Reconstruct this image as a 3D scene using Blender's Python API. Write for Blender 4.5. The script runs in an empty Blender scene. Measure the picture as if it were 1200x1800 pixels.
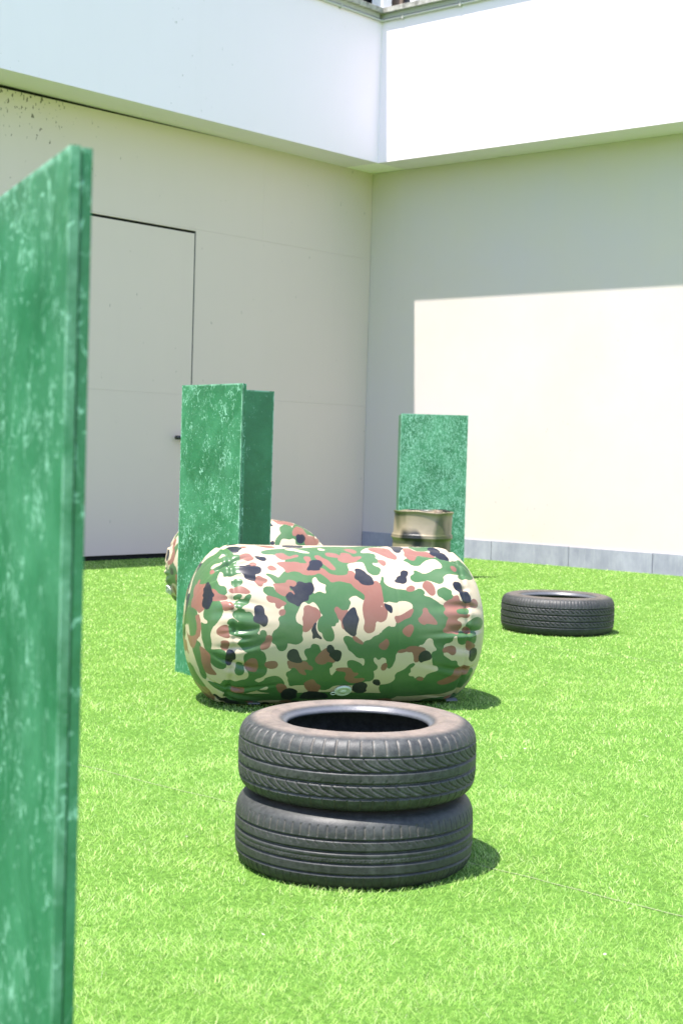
import bpy, bmesh, math, random
import numpy as np
from mathutils import Vector, Matrix

random.seed(7)
rng = np.random.default_rng(11)
C = bpy.context.scene.collection
scn = bpy.context.scene
PI = math.pi

# ------------------------------------------------------------------ camera
PITCH, ROLL, FOCAL = -0.03975, 0.02906, 2652.0 / 1800.0 * 36.0
cam_d = bpy.data.cameras.new('camera')
cam = bpy.data.objects.new('camera', cam_d)
C.objects.link(cam)
fw = Vector((0, math.cos(PITCH), math.sin(PITCH)))
rt = Vector((1, 0, 0))
up = rt.cross(fw)
r2 = math.cos(ROLL) * rt + math.sin(ROLL) * up
u2 = -math.sin(ROLL) * rt + math.cos(ROLL) * up
cam.matrix_world = Matrix(((r2.x, u2.x, -fw.x, 0), (r2.y, u2.y, -fw.y, 0),
                           (r2.z, u2.z, -fw.z, 1.08), (0, 0, 0, 1)))
cam_d.sensor_fit = 'AUTO'
cam_d.sensor_width = 36
cam_d.lens = FOCAL
cam_d.clip_end = 500
cam_d.dof.use_dof = True
cam_d.dof.focus_distance = 5.0
cam_d.dof.aperture_fstop = 7.5
scn.camera = cam

# the two walls of the courtyard: A runs along the left wall (away), B along the right wall
AL = 0.7243
A = Vector((math.sin(AL), math.cos(AL), 0))
B = Vector((math.cos(AL), -math.sin(AL), 0))
COR = Vector((0.240, 16.806, 0))

# ------------------------------------------------------------------ light
LIGHT = (0.324 * A + 0.040 * B + Vector((0, 0, -1))).normalized()   # direction the sunlight travels
SUN = -LIGHT
world = bpy.data.worlds.new('World')
scn.world = world
world.use_nodes = True
wn = world.node_tree
bg = wn.nodes['Background']
sky = wn.nodes.new('ShaderNodeTexSky')
sky.sky_type = 'NISHITA'
sky.sun_disc = False
sky.sun_elevation = math.asin(SUN.z)
sky.sun_rotation = math.atan2(SUN.x, SUN.y)
sky.air_density = 1.2
sky.dust_density = 1.0
sky.ozone_density = 1.6
tn = wn.nodes.new('ShaderNodeVectorMath'); tn.operation = 'MULTIPLY'
tn.inputs[1].default_value = (1.0, 0.94, 1.05)
wn.links.new(sky.outputs[0], tn.inputs[0])
wn.links.new(tn.outputs[0], bg.inputs[0])
bg.inputs[1].default_value = 0.15
sun_d = bpy.data.lights.new('sun', 'SUN')
sun_d.energy = 4.8
sun_d.angle = math.radians(0.53)
sun_d.color = (1.0, 0.94, 0.89)
sun = bpy.data.objects.new('sun', sun_d)
sun.rotation_euler = LIGHT.to_track_quat('-Z', 'Y').to_euler()
sun.location = (0, 0, 30)
C.objects.link(sun)
scn.view_settings.view_transform = 'Standard'
scn.view_settings.look = 'None'
scn.view_settings.gamma = 1
scn.view_settings.use_curve_mapping = False
scn.view_settings.exposure = 1.5
scn.cycles.max_bounces = 10
scn.cycles.diffuse_bounces = 6
scn.cycles.use_denoising = True

# ------------------------------------------------------------------ helpers
def tag(o, label=None, cat=None, group=None, kind=None):
    if label: o['label'] = label
    if cat: o['category'] = cat
    if group: o['group'] = group
    if kind: o['kind'] = kind
    return o

def empty(name, loc=(0, 0, 0), rz=0.0, parent=None):
    o = bpy.data.objects.new(name, None)
    o.empty_display_size = 0.1
    C.objects.link(o)
    o.location = loc
    o.rotation_euler = (0, 0, rz)
    if parent: o.parent = parent
    return o

def link_mesh(name, me, mat=None, parent=None, smooth=False):
    o = bpy.data.objects.new(name, me)
    C.objects.link(o)
    if mat and not me.materials: me.materials.append(mat)
    if parent: o.parent = parent
    if smooth:
        me.polygons.foreach_set('use_smooth', [True] * len(me.polygons))
    return o

def from_bm(name, bm, mat=None, parent=None, smooth=False):
    me = bpy.data.meshes.new(name)
    bm.to_mesh(me); bm.free()
    return link_mesh(name, me, mat, parent, smooth)

def box_verts(bm, o, ax, ay, az):
    """box with corner o and edge vectors ax, ay, az (Vectors)"""
    v = [bm.verts.new(o + i * ax + j * ay + k * az) for k in (0, 1) for j in (0, 1) for i in (0, 1)]
    q = [(0, 2, 3, 1), (4, 5, 7, 6), (0, 1, 5, 4), (2, 6, 7, 3), (0, 4, 6, 2), (1, 3, 7, 5)]
    fs = [bm.faces.new([v[i] for i in f]) for f in q]
    return fs

def box(name, o, ax, ay, az, mat, parent=None, bevel=0.0, seg=2):
    bm = bmesh.new()
    box_verts(bm, Vector(o), Vector(ax), Vector(ay), Vector(az))
    bmesh.ops.recalc_face_normals(bm, faces=bm.faces)
    if bevel:
        bmesh.ops.bevel(bm, geom=list(bm.edges), offset=bevel, segments=seg, affect='EDGES', profile=0.5)
    return from_bm(name, bm, mat, parent)

def prism(name, pts, axis, mat, parent=None, bevel=0.0):
    """closed outline pts (Vectors) pushed along the vector axis"""
    bm = bmesh.new()
    lo = [bm.verts.new(p) for p in pts]
    hi = [bm.verts.new(p + axis) for p in pts]
    n = len(pts)
    bm.faces.new(lo[::-1]); bm.faces.new(hi)
    for i in range(n):
        bm.faces.new((lo[i], lo[(i + 1) % n], hi[(i + 1) % n], hi[i]))
    bmesh.ops.recalc_face_normals(bm, faces=bm.faces)
    if bevel:
        bmesh.ops.bevel(bm, geom=list(bm.edges), offset=bevel, segments=2, affect='EDGES', profile=0.5)
    return from_bm(name, bm, mat, parent)

def tube(name, pts, rad, mat, parent=None, n=8, closed=False):
    bm = bmesh.new()
    rings = []
    m = len(pts)
    for i, p in enumerate(pts):
        p = Vector(p)
        if closed:
            t = (Vector(pts[(i + 1) % m]) - Vector(pts[i - 1])).normalized()
        else:
            t = (Vector(pts[min(i + 1, m - 1)]) - Vector(pts[max(i - 1, 0)])).normalized()
        h = Vector((0, 0, 1)) if abs(t.z) < 0.9 else Vector((1, 0, 0))
        x = t.cross(h).normalized(); y = t.cross(x)
        rings.append([bm.verts.new(p + rad * (math.cos(k * 2 * PI / n) * x + math.sin(k * 2 * PI / n) * y)) for k in range(n)])
    rr = range(m if closed else m - 1)
    for i in rr:
        r0, r1 = rings[i], rings[(i + 1) % m]
        for k in range(n):
            bm.faces.new((r0[k], r0[(k + 1) % n], r1[(k + 1) % n], r1[k]))
    if not closed:
        bm.faces.new(rings[0][::-1]); bm.faces.new(rings[-1])
    bmesh.ops.recalc_face_normals(bm, faces=bm.faces)
    return from_bm(name, bm, mat, parent, True)

def np_mesh(name, verts, faces, quads=True):
    """fast mesh from arrays, all faces of one size"""
    me = bpy.data.meshes.new(name)
    nv, nf = len(verts), len(faces)
    k = faces.shape[1]
    me.vertices.add(nv); me.vertices.foreach_set('co', verts.astype(np.float32).ravel())
    me.loops.add(nf * k); me.loops.foreach_set('vertex_index', faces.astype(np.int32).ravel())
    me.polygons.add(nf)
    me.polygons.foreach_set('loop_start', np.arange(0, nf * k, k, dtype=np.int32))
    me.polygons.foreach_set('use_smooth', np.ones(nf, dtype=bool))
    me.update(calc_edges=True)
    return me

def grid_faces(nu, nv, wrap_u=True, wrap_v=False):
    """index grid [u*nv+v]"""
    U = np.arange(nu if wrap_u else nu - 1); V = np.arange(nv if wrap_v else nv - 1)
    u, v = np.meshgrid(U, V, indexing='ij')
    u1 = (u + 1) % nu; v1 = (v + 1) % nv
    return np.stack([u * nv + v, u1 * nv + v, u1 * nv + v1, u * nv + v1], -1).reshape(-1, 4)

# ------------------------------------------------------------------ material helpers
class M:
    def __init__(self, name, base=(0.5, 0.5, 0.5), rough=0.6, spec=0.5, metal=0.0):
        self.m = bpy.data.materials.new(name)
        self.m.use_nodes = True
        self.t = self.m.node_tree
        self.p = self.t.nodes['Principled BSDF']
        self.set('Base Color', (*base, 1)); self.set('Roughness', rough)
        self.set('Specular IOR Level', spec); self.set('Metallic', metal)
    def set(self, k, v):
        s = self.p.inputs[k] if isinstance(k, str) else k
        if hasattr(v, 'is_output') or isinstance(v, bpy.types.NodeSocket): self.t.links.new(v, s)
        else: s.default_value = v
    def n(self, kind, ins=None, **props):
        nd = self.t.nodes.new(kind)
        for k, v in props.items(): setattr(nd, k, v)
        for k, v in (ins or {}).items(): self.set(nd.inputs[k], v)
        return nd
    def co(self, what='Object'):
        return self.n('ShaderNodeTexCoord').outputs[what]
    def mapped(self, vec, scale=(1, 1, 1), rot=(0, 0, 0), loc=(0, 0, 0)):
        return self.n('ShaderNodeMapping', {'Vector': vec, 'Scale': scale, 'Rotation': rot, 'Location': loc}).outputs[0]
    def noise(self, vec, scale, detail=3.0, rough=0.55, dist=0.0, out='Fac'):
        return self.n('ShaderNodeTexNoise', {'Vector': vec, 'Scale': scale, 'Detail': detail, 'Roughness': rough, 'Distortion': dist}).outputs[out]
    def ramp(self, fac, stops):
        nd = self.n('ShaderNodeValToRGB', {'Fac': fac})
        e = nd.color_ramp.elements
        while len(e) < len(stops): e.new(0.5)
        for i, (p, c) in enumerate(stops):
            e[i].position = p
            e[i].color = (c, c, c, 1) if isinstance(c, (int, float)) else (*c, 1)
        return nd.outputs[0]
    def mix(self, fac, a, b, blend='MIX'):
        nd = self.n('ShaderNodeMix', data_type='RGBA', blend_type=blend)
        for k, v in ((0, fac), (6, a), (7, b)):
            if isinstance(v, tuple) and len(v) == 3: v = (*v, 1)
            self.set(nd.inputs[k], v)
        return nd.outputs[2]
    def math(self, op, a, b=0.0, c=0.0):
        nd = self.n('ShaderNodeMath', operation=op)
        self.set(nd.inputs[0], a); self.set(nd.inputs[1], b); self.set(nd.inputs[2], c)
        return nd.outputs[0]
    def bump(self, h, strength=0.3, dist=0.01):
        self.set('Normal', self.n('ShaderNodeBump', {'Height': h, 'Strength': strength, 'Distance': dist}).outputs[0])
    def attr(self, name, out='Fac'):
        return self.n('ShaderNodeAttribute', attribute_name=name).outputs[out]

# ---- building plaster and cladding
def plaster(name, base, stain, spots=0.0, rough=0.85, mould=False):
    m = M(name, base, rough, 0.25)
    co = m.co()
    big = m.noise(co, 0.9, 5, 0.6)
    f = m.ramp(big, [(0.35, 0.0), (0.75, 1.0)])
    col = m.mix(m.math('MULTIPLY', f, 0.7), base, stain)
    streak = m.noise(m.mapped(co, (5, 5, 0.35)), 1.6, 4, 0.6)
    col = m.mix(m.math('MULTIPLY', m.ramp(streak, [(0.52, 0.0), (0.8, 1.0)]), 0.06), col, tuple(c * 0.8 for c in base))
    if spots:
        v = m.noise(m.mapped(co, (1, 1, 0.5)), 38, 2, 0.5)
        mask = m.noise(co, 0.8, 2, 0.5)
        s = m.math('MULTIPLY', m.ramp(v, [(0.735, 0.0), (0.75, 1.0)]), m.ramp(mask, [(0.5, 0.0), (0.62, 1.0)]))
        col = m.mix(m.math('MULTIPLY', s, spots), col, (0.06, 0.055, 0.04))
    if mould:                       # black specks under the eaves at the far left
        x = m.n('ShaderNodeVectorMath', {0: co, 1: tuple(A)}, operation='DOT_PRODUCT').outputs['Value']
        zz = m.n('ShaderNodeSeparateXYZ', {0: co}).outputs[2]
        zone = m.math('MULTIPLY', m.ramp(m.math('SUBTRACT', zz, 3.3), [(0.15, 0.0), (0.85, 1.0)]), m.ramp(m.math('MULTIPLY', x, -0.2), [(0.70, 0.0), (0.95, 1.0)]))
        v = m.noise(m.mapped(co, (1, 1, 0.45)), 42, 2, 0.5)
        sp = m.math('GREATER_THAN', m.math('ADD', v, m.math('MULTIPLY', zone, 0.19)), 0.765)
        sp = m.math('MULTIPLY', sp, m.math('GREATER_THAN', zone, 0.05))
        few = m.math('MULTIPLY', m.math('GREATER_THAN', m.noise(m.mapped(co, (1, 1, 0.4)), 30, 1, 0.5), 0.800), 0.55)
        col = m.mix(m.math('MULTIPLY', m.math('MAXIMUM', sp, few), 0.8), col, (0.07, 0.06, 0.04))
    m.set('Base Color', col)
    m.bump(m.noise(co, 140, 3, 0.6), 0.12, 0.004)
    return m.m

MAT_FASCIA = plaster('white_render', (0.78, 0.685, 0.770), (0.76, 0.665, 0.745), 0.55)
MAT_SOFFIT = plaster('soffit_paint', (0.90, 0.84, 0.82), (0.88, 0.82, 0.80), 0.0)
MAT_PANEL = plaster('cladding_grey', (0.585, 0.480, 0.440), (0.565, 0.466, 0.428), 0.0, 0.7, True)
MAT_WALL = plaster('courtyard_render', (0.520, 0.462, 0.455), (0.545, 0.478, 0.390), 0.25)
MAT_DARK = M('gap_dark', (0.012, 0.012, 0.013), 0.8, 0.2).m
MAT_POST = plaster('post_paint', (0.8, 0.8, 0.8), (0.74, 0.74, 0.76))
MAT_BLACK = M('black_handle', (0.012, 0.012, 0.013), 0.35, 0.5).m

def coping_mat():
    m = M('coping_concrete', (0.35, 0.34, 0.32), 0.9, 0.2)
    co = m.co()
    n = m.noise(co, 14, 6, 0.7)
    m.set('Base Color', m.ramp(n, [(0.3, (0.16, 0.15, 0.14)), (0.55, (0.38, 0.36, 0.34)), (0.75, (0.55, 0.53, 0.50))]))
    m.bump(n, 0.4, 0.01)
    return m.m
MAT_COPING = coping_mat()
MAT_PIPE = M('pipe_paint', (0.40, 0.385, 0.37), 0.5, 0.4).m

def tile_mat():
    m = M('skirting_slate', (0.3, 0.32, 0.36), 0.6, 0.4)
    co = m.co()
    n = m.noise(m.mapped(co, (1, 1, 0.6)), 6, 6, 0.65)
    st = m.noise(m.mapped(co, (30, 30, 2)), 2.0, 3, 0.6)
    col = m.ramp(n, [(0.3, (0.215, 0.220, 0.265)), (0.55, (0.285, 0.290, 0.335)), (0.78, (0.36, 0.365, 0.41))])
    col = m.mix(m.math('MULTIPLY', m.ramp(st, [(0.5, 0.0), (0.75, 1.0)]), 0.35), col, (0.38, 0.39, 0.40))
    m.set('Base Color', col)
    m.bump(n, 0.15, 0.005)
    return m.m
MAT_TILE = tile_mat()
MAT_GLASS = M('dark_glazing', (0.02, 0.022, 0.03), 0.08, 0.6).m
MAT_FRAME = M('window_frame_brown', (0.16, 0.12, 0.10), 0.5, 0.4).m

# ---- scratched green paint
def green_paint():
    m = M('scratched_green_paint', (0.03, 0.2, 0.08), 0.5, 0.4)
    oi = m.n('ShaderNodeObjectInfo').outputs['Random']
    off = m.n('ShaderNodeCombineXYZ', {0: m.math('MULTIPLY', oi, 37.0), 1: m.math('MULTIPLY', oi, 11.0), 2: m.math('MULTIPLY', oi, 23.0)}).outputs[0]
    co = m.n('ShaderNodeVectorMath', {0: m.co(), 1: off}, operation='ADD').outputs[0]
    base = m.ramp(m.noise(co, 5, 5, 0.65), [(0.3, (0.012, 0.090, 0.034)), (0.5, (0.017, 0.120, 0.047)), (0.72, (0.028, 0.160, 0.068))])
    chalk = m.ramp(m.noise(m.mapped(co, (1, 1, 0.8)), 5.5, 8, 0.68, 0.6), [(0.42, 0.0), (0.72, 1.0)])
    amt = m.n('ShaderNodeSeparateColor', {'Color': m.n('ShaderNodeObjectInfo').outputs['Color']}).outputs[0]
    chalk = m.math('MULTIPLY', chalk, amt)
    col = m.mix(m.math('MULTIPLY', chalk, 0.50), base, (0.070, 0.255, 0.135))
    tot = None
    # scratches: thin contour lines of stretched noises in several directions, broken up by a mask
    for i, (rot, sc, st, wd) in enumerate([((0.0, 0.5, 0.3), 16, (1, 1, 0.5), 0.009), ((0.2, -0.7, 0.9), 22, (1, 1, 0.45), 0.010),
                                           ((0.4, 1.3, 0.1), 32, (1, 1, 0.4), 0.012), ((1.2, 0.1, 1.5), 48, (1, 1, 0.6), 0.018)]):
        v = m.mapped(co, st, rot, (i * 3.1, i * 1.7, 0))
        nn = m.noise(v, sc, 2.5, 0.6, 0.5)
        line = m.math('LESS_THAN', m.math('ABSOLUTE', m.math('SUBTRACT', nn, 0.5)), wd)
        mask = m.ramp(m.math('ADD', m.noise(m.mapped(co, (1, 1, 1), (0, 0, 0), (9 + i, 4, i)), 7 + 3 * i, 4, 0.75), m.math('MULTIPLY', m.math('SUBTRACT', amt, 1.0), 0.10)), [(0.54, 0.0), (0.61, 1.0)])
        s = m.math('MULTIPLY', line, mask)
        tot = s if tot is None else m.math('MAXIMUM', tot, s)
    col = m.mix(m.math('MULTIPLY', m.math('MULTIPLY', tot, 0.70), m.math('MINIMUM', amt, 1.0)), col, (0.26, 0.50, 0.37))
    dots = m.ramp(m.noise(co, 70, 2, 0.6), [(0.68, 0.0), (0.72, 1.0)])
    col = m.mix(m.math('MULTIPLY', dots, m.math('MULTIPLY', chalk, 0.8)), col, (0.42, 0.70, 0.55))
    # worn edges
    bev = m.n('ShaderNodeAttribute', attribute_name='edge').outputs['Fac']
    wear = m.math('MULTIPLY', bev, m.ramp(m.noise(co, 24, 4, 0.7), [(0.38, 0.0), (0.58, 1.0)]))
    col = m.mix(m.math('MULTIPLY', wear, 0.85), col, (0.28, 0.50, 0.38))
    m.set('Base Color', col)
    m.set('Roughness', m.math('ADD', 0.42, m.math('MULTIPLY', chalk, 0.25)))
    m.bump(m.math('ADD', m.noise(co, 18, 5, 0.7), m.math('MULTIPLY', tot, 0.4)), 0.25, 0.006)
    return m.m
MAT_GREEN = green_paint()

# ---- rubber
def rubber(name, dusty):
    m = M(name, (0.03, 0.03, 0.032), 0.55, 0.45)
    co = m.co()
    n1 = m.noise(co, 6, 6, 0.65)
    n2 = m.noise(co, 60, 6, 0.75)
    base = m.ramp(n1, [(0.3, (0.0105, 0.0115, 0.0108)), (0.7, (0.022, 0.0238, 0.022))])
    col = m.mix(m.math('MULTIPLY', m.ramp(n2, [(0.42, 0.0), (0.70, 1.0)]), 0.55 if dusty > .5 else 0.36), base, (0.078, 0.083, 0.074))
    d = m.attr('dust')
    col = m.mix(m.math('MULTIPLY', d, m.math('ADD', 0.25, m.math('MULTIPLY', n2, 0.75))), col, (0.15, 0.13, 0.105))
    s = m.attr('side')
    sn = m.math('MULTIPLY', s, m.ramp(m.noise(co, 14, 6, 0.7), [(0.25, 0.35), (0.7, 1.0)]))
    col = m.mix(m.math('MULTIPLY', sn, dusty), col, (0.215, 0.168, 0.128))
    col = m.mix(m.attr('lip_glint'), col, (0.085, 0.09, 0.10))  # specular highlight on the upper bead lip, put into the colour
    scuff = m.math('MULTIPLY', m.ramp(m.noise(m.mapped(co, (1, 1, 0.5)), 9, 8, 0.8), [(0.54, 0.0), (0.70, 1.0)]), 0.30)
    col = m.mix(scuff, col, (0.12, 0.125, 0.115))
    m.set('Base Color', col)
    m.set('Roughness', m.math('SUBTRACT', m.math('ADD', 0.40, m.math('MULTIPLY', n1, 0.3)), m.math('MULTIPLY', m.attr('lip_glint'), 0.22)))
    m.bump(n2, 0.25, 0.003)
    return m.m
MAT_RUBBER = rubber('worn_rubber_dusty', 0.85)
MAT_RUBBER2 = rubber('worn_rubber', 0.35)

# ---- camouflage vinyl
def camo():
    m = M('camouflage_vinyl', (0.5, 0.45, 0.3), 0.36, 0.35)
    co = m.co()
    wob = m.noise(co, 26, 2, 0.5)
    wob = m.math('MULTIPLY', m.math('SUBTRACT', wob, 0.5), 0.07)
    wob2 = m.noise(m.mapped(co, (1, 1, 1), (0, 0, 0), (5, 3, 1)), 34, 2, 0.5)
    wob2 = m.math('MULTIPLY', m.math('SUBTRACT', wob2, 0.5), 0.06)
    sep = m.n('ShaderNodeSeparateColor', {'Color': m.attr('camo', 'Color')}).outputs
    cut = lambda f, w: m.math('GREATER_THAN', m.math('ADD', f, w), 0.5)
    col = m.mix(cut(sep[0], wob), (0.405, 0.335, 0.235), (0.045, 0.105, 0.038))
    col = m.mix(cut(sep[1], wob2), col, (0.185, 0.083, 0.060))
    col = m.mix(cut(sep[2], wob2), col, (0.014, 0.015, 0.020))
    dirt = m.ramp(m.noise(co, 5, 6, 0.65), [(0.45, 0.0), (0.8, 1.0)])
    col = m.mix(m.math('MULTIPLY', dirt, 0.10), col, (0.40, 0.37, 0.30))
    m.set('Base Color', col)
    m.set('Roughness', m.math('ADD', 0.25, m.math('MULTIPLY', m.noise(co, 12, 4, 0.6), 0.12)))
    m.bump(m.noise(co, 420, 2, 0.5), 0.06, 0.002)
    return m.m
MAT_CAMO = camo()
MAT_VALVE = M('valve_plastic', (0.42, 0.46, 0.38), 0.35, 0.5).m
MAT_VALVE_D = M('valve_plastic_dark', (0.12, 0.15, 0.10), 0.4, 0.5).m
MAT_WEB = M('grey_webbing', (0.16, 0.17, 0.18), 0.8, 0.2).m
MAT_CORD = M('dark_cord', (0.03, 0.035, 0.02), 0.7, 0.2).m

# ---- drum
def drum_mat():
    m = M('sprayed_steel', (0.4, 0.37, 0.25), 0.42, 0.5, 0.25)
    co = m.co()
    w = m.mapped(co, (1, 1, 0.45))
    n1 = m.noise(w, 4.6, 2, 0.45, 0.3)
    n2 = m.noise(m.mapped(co, (1, 1, 0.6), (0, 0, 0), (3, 8, 2)), 5.2, 2, 0.5, 0.3)
    col = m.mix(m.ramp(n1, [(0.50, 0.0), (0.62, 1.0)]), (0.235, 0.195, 0.125), (0.065, 0.075, 0.030))
    col = m.mix(m.ramp(n2, [(0.45, 0.0), (0.58, 1.0)]), col, (0.016, 0.017, 0.014))
    rust = m.ramp(m.noise(co, 30, 5, 0.7), [(0.60, 0.0), (0.70, 1.0)])
    col = m.mix(m.math('MULTIPLY', rust, 0.45), col, (0.12, 0.09, 0.06))
    m.set('Base Color', col)
    m.bump(m.noise(co, 9, 3, 0.5), 0.25, 0.02)
    return m.m
MAT_DRUM = drum_mat()
MAT_LID = M('drum_lid_steel', (0.20, 0.155, 0.11), 0.5, 0.5, 0.2).m

# ---- turf
def turf_base():
    m = M('turf_backing', (0.06, 0.11, 0.02), 0.95, 0.1)
    n = m.noise(m.co(), 60, 5, 0.7)
    m.set('Base Color', m.ramp(n, [(0.3, (0.034, 0.082, 0.012)), (0.6, (0.086, 0.175, 0.028)), (0.8, (0.18, 0.27, 0.07))]))  # dark stops: deep shade between the blades is put into the colour
    return m.m
def turf_far():
    m = M('turf_surface', (0.2, 0.36, 0.07), 0.9, 0.1)
    n = m.noise(m.co(), 90, 6, 0.75)
    m.set('Base Color', m.ramp(n, [(0.3, (0.105, 0.245, 0.030)), (0.55, (0.190, 0.355, 0.062)), (0.75, (0.270, 0.440, 0.105))]))
    m.bump(n, 0.8, 0.02)
    return m.m
def blade_mat():
    m = M('turf_blade', (0.1, 0.25, 0.03), 0.45, 0.35)
    tint = m.attr('tint')
    col = m.ramp(tint, [(0.0, (0.088, 0.235, 0.028)), (0.38, (0.275, 0.510, 0.082)), (0.80, (0.500, 0.680, 0.200)),
                        (0.93, (0.48, 0.53, 0.26)), (1.0, (0.58, 0.56, 0.42))])
    big = m.noise(m.co(), 1.3, 3, 0.6)
    col = m.mix(m.math('MULTIPLY', m.ramp(big, [(0.4, 0.0), (0.7, 1.0)]), 0.22), col, (0.38, 0.52, 0.13))
    m.set('Base Color', col)
    tr = m.n('ShaderNodeBsdfTranslucent', {'Color': m.mix(0.4, col, (0.32, 0.48, 0.08))})
    mx = m.n('ShaderNodeMixShader', {0: 0.28})
    m.t.links.new(m.p.outputs[0], mx.inputs[1]); m.t.links.new(tr.outputs[0], mx.inputs[2])
    m.t.links.new(mx.outputs[0], m.t.nodes['Material Output'].inputs[0])
    return m.m
MAT_TURF, MAT_BLADE = turf_base(), blade_mat()

# ================================================================== GROUND
bm = bmesh.new()
bmesh.ops.create_grid(bm, x_segments=8, y_segments=8, size=150)
g = from_bm('ground', bm, turf_far())
tag(g, kind='structure')
# the woven backing under the modelled pile
bm = bmesh.new()
bm.faces.new([bm.verts.new((x, y, 0.004)) for x, y in ((-1.8, 2.2), (1.8, 2.2), (5.75, 18.0), (-5.75, 18.0))])
tag(from_bm('turf_backing', bm, MAT_TURF), kind='structure')

# ================================================================== BUILDING
OV = 0.46        # overhang of the upper storey
ZS = 4.16        # soffit
ZT = 5.66        # top of the fascia
S0, U1 = -15.0, 10.0       # extents of the two wings
bld = empty('courtyard_building', COR)
tag(bld, 'pale two winged building with a white overhanging upper storey and a flush door', 'building')
Z = Vector((0, 0, 1))
def P(s, u, z):               # building coordinates: s along the left wall (0 at corner, negative towards us), u along right wall
    return A * s + B * u + Z * z

# backing walls, 25 mm behind the cladding
DP = 0.025
wl = box('wall', P(S0, -6.0, -0.3), A * (-S0 + 6.0), B * (6.0 - DP), Z * (ZS + 0.32), MAT_DARK, bld)
# cladding panels of the left wing (panel faces at u = 0)
GAP = 0.0007
DOOR_S0, DOOR_S1, DOOR_Z = -4.24, -2.637, 3.19
def panel(s0, s1, z0, z1, z1b=None, name='panel', par=None, mat=MAT_PANEL):
    z1b = z1 if z1b is None else z1b
    pts = [P(s0, 0, z0), P(s1, 0, z0), P(s1, 0, z1b), P(s0, 0, z1)]
    return prism(name, pts, B * -DP, mat, par or wl, 0.0008)
def topz(s): return ZS - 0.0015 - 0.0105 * max(0.0, -s - 1.7)
for s0, s1 in ((S0, -9.6), (-9.6, -1.7), (-1.7, -0.004)):
    panel(s0 + GAP / 2, s1 - GAP / 2, 3.213 + GAP / 2, topz(s0), topz(s1))
for s0, s1 in ((S0, -9.6), (-9.6, DOOR_S0), (DOOR_S1 + 0.012, -0.004)):
    panel(s0 + GAP / 2, s1 - GAP / 2, 1.592 + GAP / 2, 3.213 - GAP / 2)
    panel(s0 + GAP / 2, s1 - GAP / 2, 0.012, 1.592 - GAP / 2)
panel(DOOR_S0, DOOR_S1 + 0.012 - GAP / 2, DOOR_Z + 0.004, 3.213 - GAP / 2)
# door: frame lining behind, leaf in two cladding sheets, lever handle
door = empty('door', (0, 0, 0), 0, bld)
leaf = prism('leaf', [P(DOOR_S0 + .006, -.008, .05), P(DOOR_S1 - .004, -.008, .05), P(DOOR_S1 - .004, -.008, DOOR_Z - .022), P(DOOR_S0 + .006, -.008, DOOR_Z - .022)], B * -0.012, MAT_PANEL, door)
prism('panel', [P(DOOR_S0 + .006, 0.001, .05), P(DOOR_S1 - .004, 0.001, .05), P(DOOR_S1 - .004, 0.001, 1.592 - GAP / 2), P(DOOR_S0 + .006, 0.001, 1.592 - GAP / 2)], B * -0.008, MAT_PANEL, door, 0.0008)
prism('panel', [P(DOOR_S0 + .006, 0.001, 1.592 + GAP / 2), P(DOOR_S1 - .004, 0.001, 1.592 + GAP / 2), P(DOOR_S1 - .004, 0.001, DOOR_Z - .022), P(DOOR_S0 + .006, 0.001, DOOR_Z - .022)], B * -0.008, MAT_PANEL, door, 0.0008)
prism('edge_trim', [P(DOOR_S1 + .001, 0.003, .03), P(DOOR_S1 + .009, 0.003, .03), P(DOOR_S1 + .009, 0.003, DOOR_Z), P(DOOR_S1 + .001, 0.003, DOOR_Z)], B * -0.02,
      M('trim_seal', (0.10, 0.10, 0.10), 0.6, 0.4).m, door)
hb = bmesh.new()
hs = -2.725
ro = [P(hs - .018, .001, 1.13), P(hs + .018, .001, 1.13), P(hs + .018, .001, 1.21), P(hs - .018, .001, 1.21)]
hd = prism('handle', ro, B * .012, MAT_BLACK, door, 0.003)
tube('lever', [P(hs, .008, 1.17), P(hs, .055, 1.17), P(hs - .03, .064, 1.170), P(hs - .09, .064, 1.173), P(hs - .15, .060, 1.174)], 0.019, MAT_BLACK, hd)

# right wing wall: one plastered face
wr = box('wall', P(0.0, -DP, -0.3), A * 6.0, B * (U1 + DP), Z * (ZS + 0.3 - 0.004), MAT_WALL, bld)
# slate skirting tiles along it
u = 1.774 - 2 * 0.945
while u < U1:
    a0, a1 = max(u, 0.004) + 0.003, min(u + 0.945, U1) - 0.003
    box('tile', P(-0.014, a0, -0.05), A * 0.0135, B * (a1 - a0), Z * (0.255 + random.uniform(-.002, .002)), MAT_TILE, wr, 0.0015)
    u += 0.945

# upper storey: soffit, fascias (left wing, right wing)
prism('soffit', [P(S0, -.5, ZS), P(S0, OV, ZS), P(-OV, OV, ZS), P(-OV, U1, ZS), P(.5, U1, ZS), P(.5, -.5, ZS)], Z * 0.02, MAT_SOFFIT, bld)
fl = prism('fascia', [P(S0, OV + .001, ZS - .004), P(S0, -5.9, ZS + .021), P(S0, -5.9, ZT), P(S0, OV + .001, ZT)], A * (-OV - S0 - .0005), MAT_FASCIA, bld)
# its plane must stop at the corner: the right fascia butts against it
fr = prism('fascia', [P(-OV - .001, OV + .001, ZS - .004), P(5.9, OV + .001, ZS + .021), P(5.9, OV + .001, ZT), P(-OV - .001, OV + .001, ZT)], B * (U1 - OV), MAT_FASCIA, bld)
# filler behind the corner so no light leaks through the roof
box('roof', P(-OV, -5.9, ZT - .3), A * 6.0, B * (5.9 + OV), Z * 0.29, MAT_COPING, bld)
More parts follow.
